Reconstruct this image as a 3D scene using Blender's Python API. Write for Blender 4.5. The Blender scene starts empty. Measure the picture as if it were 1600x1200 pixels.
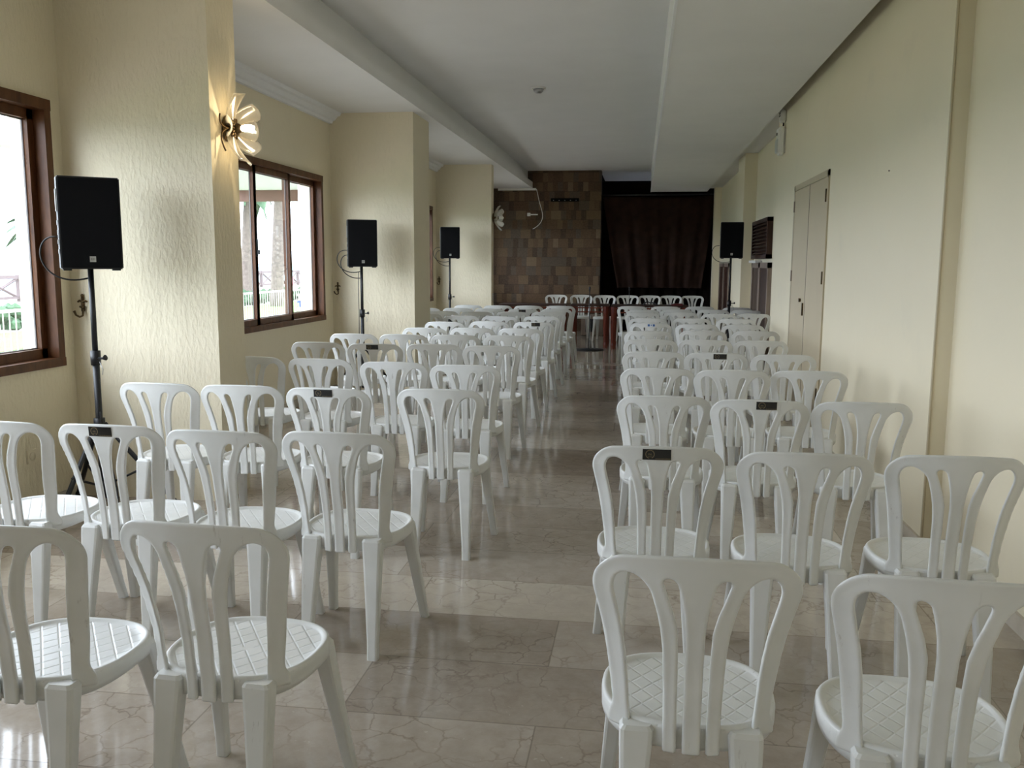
import bpy, bmesh, math, random
import numpy as np
from mathutils import Vector, Matrix

random.seed(7)
PI = math.pi
S = bpy.context.scene
COL = S.collection

# ------------------------------------------------------------------ camera
CAM_H = 1.43
RW = [[0.990, 0.144, 0.005], [-0.024, 0.133, 0.991], [0.142, -0.981, 0.135]]
def _n(v):
    return v.normalized()
F_PX = 1379.0
Yc = _n(Vector((202.0, 187.0, -F_PX)))          # the room's long axis seen by the camera
Zc = Vector((50.0, 10122.0, F_PX)); Zc = _n(Zc - Yc * Zc.dot(Yc))
Xc = Yc.cross(Zc)
rot = Matrix((Xc, Yc, Zc))                       # camera axes expressed in the room
cam_d = bpy.data.cameras.new('camera')
cam_d.sensor_width = 36.0
cam_d.lens = F_PX / 1600.0 * 36.0
cam_d.clip_end = 5000
cam = bpy.data.objects.new('camera', cam_d)
COL.objects.link(cam)
cam.matrix_world = Matrix.Translation((0, 0, CAM_H)) @ rot.to_4x4()
S.camera = cam

# ------------------------------------------------------------------ world, exposure, daylight
w = bpy.data.worlds.new('overcast_sky'); S.world = w; w.use_nodes = True
wn = w.node_tree.nodes; wl = w.node_tree.links
bg = wn['Background']
bg.inputs[0].default_value = (0.825, 0.885, 1.0, 1)
bg.inputs[1].default_value = 10.5
S.view_settings.view_transform = 'Standard'
S.view_settings.look = 'None'
S.view_settings.gamma = 1
S.view_settings.exposure = 0.14
S.view_settings.use_curve_mapping = False

def portal(name, loc, rot_e, sx, sy):
    d = bpy.data.lights.new(name, 'AREA'); d.shape = 'RECTANGLE'
    d.size = sx; d.size_y = sy
    d.cycles.is_portal = True
    o = bpy.data.objects.new(name, d); COL.objects.link(o)
    o.location = loc; o.rotation_euler = rot_e
    return o

WIN = [(-2.6, 0.3), (1.0, 4.77), (5.90, 9.17), (10.5, 14.2), (15.0, 18.7)]   # windows along the left wall; the unseen first and fourth are added for daylight
WZ0, WZ1 = 0.82, 2.34
for a, b in WIN:
    portal('window_daylight', (-3.66, (a + b) / 2, (WZ0 + WZ1) / 2), (0, -PI / 2, 0), WZ1 - WZ0, b - a)

# ------------------------------------------------------------------ node helpers
def new_mat(name):
    m = bpy.data.materials.new(name); m.use_nodes = True
    nt = m.node_tree
    b = nt.nodes['Principled BSDF']
    return m, nt, b
def N(nt, typ, **kw):
    n = nt.nodes.new(typ)
    for k, v in kw.items():
        setattr(n, k, v)
    return n
def math_n(nt, op, a, b=None, c=None):
    n = nt.nodes.new('ShaderNodeMath'); n.operation = op
    for i, v in enumerate((a, b, c)):
        if v is None: continue
        if isinstance(v, (int, float)): n.inputs[i].default_value = v
        else: nt.links.new(v, n.inputs[i])
    return n.outputs[0]
def objcoord(nt, scale=None, kind='Object'):
    tc = nt.nodes.new('ShaderNodeTexCoord')
    out = tc.outputs[kind]
    if scale is not None:
        mp = nt.nodes.new('ShaderNodeMapping'); mp.inputs['Scale'].default_value = scale
        nt.links.new(out, mp.inputs[0]); out = mp.outputs[0]
    return out
def noise(nt, vec, scale, detail=4, rough=0.55):
    n = nt.nodes.new('ShaderNodeTexNoise'); n.inputs['Scale'].default_value = scale
    n.inputs['Detail'].default_value = detail; n.inputs['Roughness'].default_value = rough
    nt.links.new(vec, n.inputs['Vector']); return n
def ramp(nt, fac, stops, interp='LINEAR'):
    r = nt.nodes.new('ShaderNodeValToRGB'); r.color_ramp.interpolation = interp
    els = r.color_ramp.elements
    while len(els) < len(stops): els.new(0.5)
    for e, (p, c) in zip(els, stops):
        e.position = p; e.color = (*c, 1) if len(c) == 3 else c
    nt.links.new(fac, r.inputs[0]); return r.outputs[0]
def mixc(nt, fac, a, b, mode='MIX'):
    m = nt.nodes.new('ShaderNodeMix'); m.data_type = 'RGBA'; m.blend_type = mode
    for sock, v in ((m.inputs[0], fac), (m.inputs[6], a), (m.inputs[7], b)):
        if isinstance(v, (int, float)): sock.default_value = v
        elif isinstance(v, tuple): sock.default_value = (*v, 1)
        else: nt.links.new(v, sock)
    return m.outputs[2]
def bump(nt, b, height, strength, dist):
    n = nt.nodes.new('ShaderNodeBump'); n.inputs['Strength'].default_value = strength
    n.inputs['Distance'].default_value = dist
    nt.links.new(height, n.inputs['Height']); nt.links.new(n.outputs[0], b.inputs['Normal'])
def simple(name, col, rough=0.5, metal=0.0, var=0.06, scale=20, bmp=0.0, spec=0.5):
    m, nt, b = new_mat(name)
    v = objcoord(nt)
    nz = noise(nt, v, scale)
    d = tuple(c * (1 - var) for c in col); l = tuple(min(1, c * (1 + var)) for c in col)
    nt.links.new(ramp(nt, nz.outputs[0], [(0.3, d), (0.7, l)]), b.inputs['Base Color'])
    b.inputs['Roughness'].default_value = rough
    b.inputs['Metallic'].default_value = metal
    b.inputs['Specular IOR Level'].default_value = spec
    if bmp: bump(nt, b, nz.outputs[0], bmp, 0.01)
    return m

# ------------------------------------------------------------------ materials
def plastic(name, grooves=False):
    m, nt, b = new_mat(name)
    v = objcoord(nt)
    oi = nt.nodes.new('ShaderNodeObjectInfo')
    off = nt.nodes.new('ShaderNodeVectorMath'); off.operation = 'ADD'
    sc = nt.nodes.new('ShaderNodeVectorMath'); sc.operation = 'SCALE'; sc.inputs[3].default_value = 37.0
    cmb = nt.nodes.new('ShaderNodeCombineXYZ')
    for i in range(3): nt.links.new(oi.outputs['Random'], cmb.inputs[i])
    nt.links.new(cmb.outputs[0], sc.inputs[0])
    nt.links.new(v, off.inputs[0]); nt.links.new(sc.outputs[0], off.inputs[1])
    vv = off.outputs[0]
    big = noise(nt, vv, 6, 3)
    base = ramp(nt, big.outputs[0], [(0.3, (0.70, 0.70, 0.67)), (0.7, (0.78, 0.78, 0.76))])
    mp = nt.nodes.new('ShaderNodeMapping'); mp.inputs['Scale'].default_value = (60, 60, 14)
    nt.links.new(vv, mp.inputs[0])
    sc1 = noise(nt, mp.outputs[0], 1.0, 5, 0.7)
    scuff = ramp(nt, sc1.outputs[0], [(0.62, (0, 0, 0)), (0.74, (1, 1, 1))])
    sc2 = noise(nt, vv, 3.0, 2)
    gate = ramp(nt, sc2.outputs[0], [(0.5, (0, 0, 0)), (0.62, (1, 1, 1))])
    f = math_n(nt, 'MULTIPLY', scuff, gate)
    f = math_n(nt, 'MULTIPLY', f, 0.7)
    col = mixc(nt, f, base, (0.36, 0.33, 0.29))
    nt.links.new(col, b.inputs['Base Color'])
    b.inputs['Roughness'].default_value = 0.36
    b.inputs['Specular IOR Level'].default_value = 0.45
    if grooves:
        sp = nt.nodes.new('ShaderNodeSeparateXYZ'); nt.links.new(v, sp.inputs[0])
        outs = []
        for sgn in (1, -1):
            t = math_n(nt, 'MULTIPLY_ADD', sp.outputs[1], sgn * 0.75, sp.outputs[0])
            t = math_n(nt, 'MULTIPLY', t, 1 / 0.052)
            t = math_n(nt, 'FRACT', math_n(nt, 'ADD', t, 50.0))
            t = math_n(nt, 'ABSOLUTE', math_n(nt, 'SUBTRACT', t, 0.5))
            outs.append(math_n(nt, 'SMOOTH_MIN', math_n(nt, 'MULTIPLY', t, 11.0), 1.0, 0.3))
        h = math_n(nt, 'MINIMUM', outs[0], outs[1])
        inside = math_n(nt, 'GREATER_THAN', sp.outputs[2], 0.4342)
        rim = math_n(nt, 'LESS_THAN', sp.outputs[2], 0.4378)
        h = math_n(nt, 'SUBTRACT', 1.0, math_n(nt, 'MULTIPLY', math_n(nt, 'MULTIPLY', inside, rim), math_n(nt, 'SUBTRACT', 1.0, h)))
        bump(nt, b, h, 0.6, 0.002)
    return m
M_PL = plastic('white_plastic'); M_SEAT = plastic('white_plastic_grooved', True)

def wall_mat(name, stucco):
    m, nt, b = new_mat(name)
    v = objcoord(nt)
    a = noise(nt, v, 0.8, 3)
    c = ramp(nt, a.outputs[0], [(0.3, (0.80, 0.715, 0.53)), (0.7, (0.83, 0.745, 0.56))])
    sm = noise(nt, v, 2.2, 5, 0.6)
    dirt = ramp(nt, sm.outputs[0], [(0.60, (0, 0, 0)), (0.80, (0.25, 0.25, 0.25))])
    c = mixc(nt, dirt, c, (0.62, 0.58, 0.47))
    nt.links.new(c, b.inputs['Base Color'])
    b.inputs['Roughness'].default_value = 0.55 if stucco else 0.42
    b.inputs['Specular IOR Level'].default_value = 0.35
    mp = nt.nodes.new('ShaderNodeMapping'); mp.inputs['Scale'].default_value = (1, 1, 0.42)
    nt.links.new(v, mp.inputs[0])
    if stucco:
        h = noise(nt, mp.outputs[0], 42, 3, 0.55)
        hh = ramp(nt, h.outputs[0], [(0.42, (0, 0, 0)), (0.66, (1, 1, 1))])
        bump(nt, b, hh, 0.35, 0.006)
    else:
        h = noise(nt, v, 14, 3)
        bump(nt, b, h.outputs[0], 0.12, 0.006)
    return m
M_WALL = wall_mat('cream_plaster', False); M_STUC = wall_mat('cream_stucco', True)
M_CEIL = simple('white_ceiling_paint', (0.80, 0.79, 0.77), 0.7, var=0.02, scale=2)
M_CORN = simple('white_cornice', (0.84, 0.85, 0.87), 0.5, var=0.02)
M_TRIMW = simple('cream_door_paint', (0.54, 0.455, 0.31), 0.4, var=0.03, scale=3)
M_BASE = simple('beige_marble_skirting', (0.58, 0.52, 0.43), 0.3, var=0.12, scale=8)

def floor_mat():
    m, nt, b = new_mat('marble_floor_tiles')
    v = objcoord(nt)
    sp = nt.nodes.new('ShaderNodeSeparateXYZ'); nt.links.new(v, sp.inputs[0])
    TY, TX = 0.415, 1.06
    ry = math_n(nt, 'DIVIDE', math_n(nt, 'SUBTRACT', sp.outputs[1], 3.40 - TY * 20), TY)
    row = math_n(nt, 'FLOOR', ry)
    wn1 = nt.nodes.new('ShaderNodeTexWhiteNoise'); wn1.noise_dimensions = '1D'
    nt.links.new(row, wn1.inputs['W'])
    offs = math_n(nt, 'MULTIPLY', math_n(nt, 'SUBTRACT', wn1.outputs['Value'], 0.5), 0.5)
    rx = math_n(nt, 'ADD', math_n(nt, 'DIVIDE', math_n(nt, 'ADD', sp.outputs[0], 0.12 + TX * 10), TX), offs)
    colx = math_n(nt, 'FLOOR', rx)
    cv = nt.nodes.new('ShaderNodeCombineXYZ'); nt.links.new(row, cv.inputs[0]); nt.links.new(colx, cv.inputs[1])
    wn2 = nt.nodes.new('ShaderNodeTexWhiteNoise'); wn2.noise_dimensions = '3D'; nt.links.new(cv.outputs[0], wn2.inputs['Vector'])
    tone = ramp(nt, wn2.outputs['Value'], [(0.0, (0.30, 0.245, 0.195)), (0.45, (0.38, 0.32, 0.26)), (0.75, (0.46, 0.395, 0.325)), (1.0, (0.60, 0.53, 0.44))])
    pale = math_n(nt, 'MULTIPLY', math_n(nt, 'COMPARE', row, 20.0, 0.1), 0.75)      # one course of paler slabs
    tone = mixc(nt, pale, tone, (0.66, 0.585, 0.48))
    # veins, shifted per tile
    sh = nt.nodes.new('ShaderNodeVectorMath'); sh.operation = 'SCALE'; sh.inputs[3].default_value = 9.0
    nt.links.new(wn2.outputs['Color'], sh.inputs[0])
    ad = nt.nodes.new('ShaderNodeVectorMath'); ad.operation = 'ADD'
    nt.links.new(v, ad.inputs[0]); nt.links.new(sh.outputs[0], ad.inputs[1])
    dn = noise(nt, ad.outputs[0], 6, 4)
    dm = nt.nodes.new('ShaderNodeVectorMath'); dm.operation = 'MULTIPLY_ADD'
    nt.links.new(dn.outputs['Color'], dm.inputs[0]); dm.inputs[1].default_value = (0.16, 0.16, 0.16)
    nt.links.new(ad.outputs[0], dm.inputs[2])
    vo = nt.nodes.new('ShaderNodeTexVoronoi'); vo.feature = 'DISTANCE_TO_EDGE'; vo.inputs['Scale'].default_value = 8
    nt.links.new(dm.outputs[0], vo.inputs['Vector'])
    vein = ramp(nt, vo.outputs['Distance'], [(0.0, (1, 1, 1)), (0.035, (0, 0, 0))])
    gate = noise(nt, ad.outputs[0], 3, 2)
    gt = ramp(nt, gate.outputs[0], [(0.42, (0.1, 0.1, 0.1)), (0.6, (1, 1, 1))])
    vf = math_n(nt, 'MULTIPLY', math_n(nt, 'MULTIPLY', vein, gt), 0.45)
    mot = noise(nt, ad.outputs[0], 12, 6, 0.7)
    c = mixc(nt, 0.35, tone, ramp(nt, mot.outputs[0], [(0.3, (0.28, 0.225, 0.175)), (0.7, (0.55, 0.48, 0.40))]))
    c = mixc(nt, vf, c, (0.12, 0.075, 0.05))
    fl = noise(nt, ad.outputs[0], 55, 2, 0.5)
    flf = ramp(nt, fl.outputs[0], [(0.70, (0, 0, 0)), (0.76, (0.6, 0.6, 0.6))])
    c = mixc(nt, flf, c, (0.55, 0.48, 0.40))
    # joints
    def edge(t, size):
        f = math_n(nt, 'FRACT', t)
        d = math_n(nt, 'MINIMUM', f, math_n(nt, 'SUBTRACT', 1.0, f))
        return math_n(nt, 'MULTIPLY', d, size)
    e = math_n(nt, 'MINIMUM', edge(ry, TY), edge(rx, TX))
    j = ramp(nt, e, [(0.0, (0.65, 0.65, 0.65)), (0.0022, (0, 0, 0))])
    c = mixc(nt, j, c, (0.13, 0.10, 0.075))
    nt.links.new(c, b.inputs['Base Color'])
    rn = noise(nt, v, 2.5, 4)
    rr = nt.nodes.new('ShaderNodeMapRange'); rr.inputs['To Min'].default_value = 0.05; rr.inputs['To Max'].default_value = 0.12
    nt.links.new(rn.outputs[0], rr.inputs[0]); nt.links.new(rr.outputs[0], b.inputs['Roughness'])
    b.inputs['Specular IOR Level'].default_value = 0.55
    wv = noise(nt, v, 3.0, 2)
    bump(nt, b, wv.outputs[0], 0.05, 0.01)
    return m
M_FLOOR = floor_mat()

def blockwall_mat():
    m, nt, b = new_mat('dark_wood_mosaic')
    v = objcoord(nt)
    sp = nt.nodes.new('ShaderNodeSeparateXYZ'); nt.links.new(v, sp.inputs[0])
    RZ = 0.197
    rz = math_n(nt, 'ADD', math_n(nt, 'DIVIDE', sp.outputs[2], RZ), 20.0)
    row = math_n(nt, 'FLOOR', rz)
    w1 = nt.nodes.new('ShaderNodeTexWhiteNoise'); w1.noise_dimensions = '1D'; nt.links.new(row, w1.inputs['W'])
    rx = math_n(nt, 'ADD', math_n(nt, 'ADD', math_n(nt, 'DIVIDE', sp.outputs[0], 0.108), 200.0), math_n(nt, 'MULTIPLY', w1.outputs['Value'], 3.0))
    colx = math_n(nt, 'FLOOR', rx)
    # merge some neighbouring pieces into wider ones
    pair = math_n(nt, 'FLOOR', math_n(nt, 'DIVIDE', colx, 2.0))
    cv0 = nt.nodes.new('ShaderNodeCombineXYZ'); nt.links.new(row, cv0.inputs[0]); nt.links.new(pair, cv0.inputs[1])
    w0 = nt.nodes.new('ShaderNodeTexWhiteNoise'); w0.noise_dimensions = '3D'; nt.links.new(cv0.outputs[0], w0.inputs['Vector'])
    merge = math_n(nt, 'GREATER_THAN', w0.outputs['Value'], 0.62)
    cid = math_n(nt, 'ADD', math_n(nt, 'MULTIPLY', merge, math_n(nt, 'MULTIPLY', pair, 2.0)), math_n(nt, 'MULTIPLY', math_n(nt, 'SUBTRACT', 1.0, merge), colx))
    cv = nt.nodes.new('ShaderNodeCombineXYZ'); nt.links.new(row, cv.inputs[0]); nt.links.new(cid, cv.inputs[1]); cv.inputs[2].default_value = 3.3
    w2 = nt.nodes.new('ShaderNodeTexWhiteNoise'); w2.noise_dimensions = '3D'; nt.links.new(cv.outputs[0], w2.inputs['Vector'])
    tone = ramp(nt, w2.outputs['Value'], [(0.0, (0.045, 0.028, 0.018)), (0.2, (0.085, 0.050, 0.030)), (0.45, (0.115, 0.070, 0.040)), (0.62, (0.085, 0.07, 0.055)), (0.8, (0.15, 0.10, 0.055)), (0.93, (0.20, 0.14, 0.085))], 'CONSTANT')
    g = noise(nt, v, 30, 5, 0.7)
    c = mixc(nt, 0.35, tone, ramp(nt, g.outputs[0], [(0.3, (0.05, 0.030, 0.018)), (0.75, (0.22, 0.14, 0.085))]))
    f = math_n(nt, 'FRACT', rz)
    e = math_n(nt, 'MINIMUM', f, math_n(nt, 'SUBTRACT', 1.0, f))
    j = ramp(nt, e, [(0.0, (0.7, 0.7, 0.7)), (0.03, (0, 0, 0))])
    c = mixc(nt, j, c, (0.02, 0.012, 0.008))
    nt.links.new(c, b.inputs['Base Color']); b.inputs['Roughness'].default_value = 0.65; b.inputs['Specular IOR Level'].default_value = 0.2
    bump(nt, b, w2.outputs['Value'], 0.35, 0.008)
    return m
M_BLOCK = blockwall_mat()

def wood(name, dark, light, rough=0.35, axis=(3, 3, 0.5), sc=6):
    m, nt, b = new_mat(name)
    v = objcoord(nt, axis)
    n = noise(nt, v, sc, 6, 0.65)
    nt.links.new(ramp(nt, n.outputs[0], [(0.3, dark), (0.7, light)]), b.inputs['Base Color'])
    b.inputs['Roughness'].default_value = rough; b.inputs['Specular IOR Level'].default_value = 0.28
    return m
M_WFRAME = wood('varnished_window_wood', (0.055, 0.019, 0.007), (0.15, 0.058, 0.021), 0.42)
M_REDWOOD = wood('red_brown_wood', (0.09, 0.016, 0.010), (0.19, 0.040, 0.020), 0.25)
M_DKWOOD = wood('dark_brown_wood', (0.028, 0.012, 0.008), (0.055, 0.022, 0.014), 0.4)
M_MIDWOOD = wood('grey_brown_wood', (0.20, 0.15, 0.12), (0.30, 0.235, 0.19), 0.4)
M_WALU = simple('grey_window_gasket', (0.13, 0.12, 0.12), 0.5)
M_BLACK = simple('black_textured_plastic', (0.012, 0.012, 0.014), 0.45, var=0.2, scale=200, bmp=0.1)
M_GRILL = simple('black_speaker_cloth', (0.005, 0.005, 0.006), 0.8, var=0.2, scale=400, spec=0.15)
M_RUBBER = simple('black_rubber', (0.015, 0.015, 0.015), 0.7)
M_SILVER = simple('silver_badge', (0.55, 0.55, 0.55), 0.35, metal=0.6)
M_METALG = simple('grey_metal', (0.42, 0.42, 0.42), 0.35, metal=0.9)
M_BRONZE = simple('aged_bronze', (0.10, 0.065, 0.03), 0.45, metal=0.85, var=0.4, scale=60)
M_WHITEP = simple('white_appliance_plastic', (0.80, 0.79, 0.74), 0.4, var=0.03)
M_GREYP = simple('pale_grey_lens', (0.55, 0.57, 0.55), 0.3, var=0.05)
M_CURT = simple('dark_brown_curtain_cloth', (0.024, 0.011, 0.007), 0.9, var=0.25, scale=6, bmp=0.1, spec=0.2)
M_CURT2 = simple('black_brown_backdrop_cloth', (0.007, 0.004, 0.003), 0.9, var=0.2, scale=6, spec=0.1)
M_STAGE = simple('black_stage_paint', (0.006, 0.006, 0.006), 0.9, spec=0.1)
M_LABELK = simple('black_sticker_vinyl', (0.012, 0.011, 0.010), 0.3, var=0.1)
M_GOLD = simple('dull_gold_print', (0.22, 0.17, 0.09), 0.5)
M_BLUE = simple('blue_sticker_print', (0.04, 0.13, 0.36), 0.4)
M_LWHITE = simple('white_sticker_paper', (0.75, 0.8, 0.85), 0.4)
M_GLASSB = simple('red_cloth', (0.12, 0.012, 0.012), 0.7)

def glass_mat(name, refl):
    m = bpy.data.materials.new(name); m.use_nodes = True
    nt = m.node_tree; nt.nodes.clear()
    o = nt.nodes.new('ShaderNodeOutputMaterial'); mx = nt.nodes.new('ShaderNodeMixShader')
    t = nt.nodes.new('ShaderNodeBsdfTransparent'); t.inputs[0].default_value = (0.96, 0.98, 0.98, 1)
    g = nt.nodes.new('ShaderNodeBsdfGlossy'); g.inputs['Roughness'].default_value = 0.02
    lw = nt.nodes.new('ShaderNodeLayerWeight'); lw.inputs[0].default_value = 0.5
    fac = math_n(nt, 'MULTIPLY_ADD', math_n(nt, 'POWER', lw.outputs['Facing'], 5.0), 0.9, refl)
    nt.links.new(fac, mx.inputs[0]); nt.links.new(t.outputs[0], mx.inputs[1]); nt.links.new(g.outputs[0], mx.inputs[2])
    nt.links.new(mx.outputs[0], o.inputs[0])
    return m
M_GLASS = glass_mat('window_glass', 0.035)
def petal_mat():
    m = bpy.data.materials.new('frosted_petal_glass'); m.use_nodes = True
    nt = m.node_tree; nt.nodes.clear()
    o = nt.nodes.new('ShaderNodeOutputMaterial')
    t = nt.nodes.new('ShaderNodeBsdfTransparent'); t.inputs[0].default_value = (0.95, 0.93, 0.88, 1)
    g = nt.nodes.new('ShaderNodeBsdfGlossy'); g.inputs['Roughness'].default_value = 0.12
    d = nt.nodes.new('ShaderNodeBsdfTranslucent'); d.inputs[0].default_value = (0.85, 0.82, 0.76, 1)
    m1 = nt.nodes.new('ShaderNodeMixShader'); m1.inputs[0].default_value = 0.45
    m2 = nt.nodes.new('ShaderNodeMixShader')
    lw = nt.nodes.new('ShaderNodeLayerWeight'); lw.inputs[0].default_value = 0.5
    fac2 = math_n(nt, 'MULTIPLY_ADD', math_n(nt, 'POWER', lw.outputs['Facing'], 4.0), 0.6, 0.06)
    nt.links.new(t.outputs[0], m1.inputs[1]); nt.links.new(d.outputs[0], m1.inputs[2])
    nt.links.new(fac2, m2.inputs[0]); nt.links.new(m1.outputs[0], m2.inputs[1]); nt.links.new(g.outputs[0], m2.inputs[2])
    nt.links.new(m2.outputs[0], o.inputs[0])
    return m
M_PETAL = petal_mat()
def emis(name, col, s):
    m, nt, b = new_mat(name)
    b.inputs['Emission Color'].default_value = (*col, 1); b.inputs['Emission Strength'].default_value = s
    b.inputs['Base Color'].default_value = (*col, 1)
    return m
M_BULB = emis('lit_bulb', (1.0, 0.86, 0.62), 22)
# outdoors
M_GRASS = simple('lawn_grass', (0.09, 0.17, 0.03), 0.9, var=0.35, scale=3)
M_HEDGE = simple('dark_hedge_leaves', (0.05, 0.10, 0.05), 0.9, var=0.5, scale=8)
M_PAVE = simple('pale_terrace_paving', (0.22, 0.205, 0.185), 0.7, var=0.1, scale=2)
M_SAND = simple('pale_sand', (0.30, 0.275, 0.23), 0.9, var=0.1, scale=0.5)
M_SEA = simple('shallow_blue_sea', (0.05, 0.19, 0.24), 0.5, var=0.1, scale=0.05)
M_FENCEW = simple('weathered_fence_wood', (0.13, 0.10, 0.10), 0.8, var=0.2)
M_WMETAL = simple('white_painted_railing', (0.7, 0.68, 0.62), 0.5)
M_TRUNK = simple('palm_trunk_bark', (0.16, 0.13, 0.11), 0.9, var=0.3, scale=10)
M_LEAF = simple('palm_leaf_green', (0.05, 0.10, 0.05), 0.7, var=0.4, scale=4)
M_PINK = simple('pink_cloth', (0.6, 0.16, 0.18), 0.8)
M_BLUEP = simple('blue_plastic', (0.10, 0.16, 0.42), 0.5)
M_PORCH = simple('white_porch_ceiling', (0.8, 0.8, 0.8), 0.7)
M_PORCHB = simple('brown_porch_beam', (0.17, 0.08, 0.06), 0.6)

# ------------------------------------------------------------------ geometry helpers
def obj(name, bm, mat, parent=None, smooth=False, loc=(0, 0, 0)):
    me = bpy.data.meshes.new(name)
    bmesh.ops.recalc_face_normals(bm, faces=bm.faces)
    bm.to_mesh(me); bm.free()
    if smooth:
        for p in me.polygons: p.use_smooth = True
    mats = mat if isinstance(mat, (list, tuple)) else [mat]
    for m in mats: me.materials.append(m)
    o = bpy.data.objects.new(name, me); COL.objects.link(o)
    o.location = loc
    if parent: o.parent = parent
    return o
def add_box(bm, a, b, bev=0.0, mat=None):
    x0, y0, z0 = a; x1, y1, z1 = b
    M = Matrix.Translation(((x0 + x1) / 2, (y0 + y1) / 2, (z0 + z1) / 2)) @ Matrix.Diagonal((abs(x1 - x0), abs(y1 - y0), abs(z1 - z0), 1))
    r = bmesh.ops.create_cube(bm, size=1, matrix=M)
    vs = r['verts']
    if bev:
        es = list({e for v in vs for e in v.link_edges})
        bmesh.ops.bevel(bm, geom=es, offset=bev, segments=2, affect='EDGES')
def box(name, a, b, mat, parent=None, bev=0.0):
    bm = bmesh.new(); add_box(bm, a, b, bev); return obj(name, bm, mat, parent)
def boxes(name, lst, mat, parent=None, bev=0.0):
    bm = bmesh.new()
    for a, b in lst: add_box(bm, a, b, bev)
    return obj(name, bm, mat, parent)
def add_tube(bm, pts, r, seg=10, cap=True):
    pts = [Vector(p) for p in pts]
    rs = r if isinstance(r, (list, tuple)) else [r] * len(pts)
    rings = []
    up = None
    for i, p in enumerate(pts):
        d = (pts[min(i + 1, len(pts) - 1)] - pts[max(i - 1, 0)]).normalized()
        if up is None:
            up = Vector((0, 0, 1)) if abs(d.z) < 0.9 else Vector((1, 0, 0))
        s = d.cross(up).normalized(); up = s.cross(d).normalized()
        rings.append([bm.verts.new(p + (s * math.cos(2 * PI * k / seg) + up * math.sin(2 * PI * k / seg)) * rs[i]) for k in range(seg)])
    for a, b in zip(rings, rings[1:]):
        for k in range(seg):
            bm.faces.new((a[k], a[(k + 1) % seg], b[(k + 1) % seg], b[k]))
    if cap:
        bm.faces.new(rings[0]); bm.faces.new(rings[-1])
def tube(name, pts, r, mat, parent=None, seg=10):
    bm = bmesh.new(); add_tube(bm, pts, r, seg); return obj(name, bm, mat, parent, smooth=True)
def bez(ps, n=20):
    out = []
    for i in range(n + 1):
        t = i / n; q = [Vector(p) for p in ps]
        while len(q) > 1: q = [q[k].lerp(q[k + 1], t) for k in range(len(q) - 1)]
        out.append(q[0])
    return out
def tag(o, label, cat, group=None):
    o['label'] = label; o['category'] = cat
    if group: o['group'] = group
    return o
def thing(name, label, cat, loc=(0, 0, 0), rz=0, group=None):
    o = bpy.data.objects.new(name, None); COL.objects.link(o)
    o.location = loc; o.rotation_euler = (0, 0, rz); o.empty_display_size = 0.1
    return tag(o, label, cat, group)
def st(o):
    o['kind'] = 'structure'; return o
def sbox(name, a, b, mat, parent=None): return st(box(name, a, b, mat, parent))

# ------------------------------------------------------------------ room shell
XL, XLO = -3.38, -3.63          # inner and outer face of the window wall
XR, XN, XRR = 1.425, 1.508, 1.60  # right wall, its near part set back, the far recess
YB, YF = -3.5, 19.10
ZL, ZM, ZG = 3.03, 3.39, 3.0
YRE = 10.06                      # where the thick right wall ends
PILX = -2.45
PIL = [(-0.2, 0.15), (4.88, 5.225), (9.46, 10.18), (14.5, 14.72)]

sbox('floor', (-3.63, YB - 0.2, -0.12), (1.9, 22.3, 0), M_FLOOR)
# left wall with its openings
pieces = [((XLO, YB - 0.2, -0.12), (XL, YF, WZ0)), ((XLO, YB - 0.2, WZ1), (XL, YF, ZM + 0.1))]
ys = [YB - 0.2]
for a, b in WIN: ys += [a, b]
ys.append(YF)
for i in range(0, len(ys), 2): pieces.append(((XLO, ys[i], WZ0), (XL, ys[i + 1], WZ1)))
st(boxes('wall_left', pieces, M_STUC))
for i, (a, b) in enumerate(PIL):
    sbox('pillar', (XL, a, 0), (PILX, b, ZL), M_STUC)
# right wall
sbox('wall_right', (XR, 4.552, 0), (XR + 0.5, YRE, ZM), M_WALL)
sbox('wall_near', (XN, YB, 0), (XN + 0.4, 4.552, ZM), M_WALL)
sbox('wall_recess', (XRR, YRE, 0), (XRR + 0.3, YF, ZM), M_WALL)
sbox('pillar', (XR, 13.18, 0), (XRR, 14.05, ZG), M_WALL)
sbox('pillar', (1.46, 18.85, 0), (XRR, YF, ZG), M_WALL)
bm = bmesh.new()
add_tube(bm, [(XR + 0.004, 4.553, 0), (XR + 0.004, 4.553, ZM)], 0.007, 8)
st(obj('trim_1', bm, M_TRIMW))
# back wall behind the camera
sbox('wall_back', (XL, YB - 0.2, 0), (XN, YB, ZM), M_WALL)
# far wall: wood mosaic, and the opening with the curtain
sbox('wall_far', (XL, YF, 0), (-0.875, YF + 0.35, ZM), M_BLOCK)
st(boxes('wall_stage', [((-0.9, 21.6, 0), (2.4, 21.8, 4)), ((-1.1, YF + 0.35, 0), (-0.9, 21.8, 4)), ((2.2, YF, 0), (2.4, 21.8, 4)), ((1.6, YF, 0), (2.4, YF + 0.1, 4))], M_STAGE))
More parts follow.
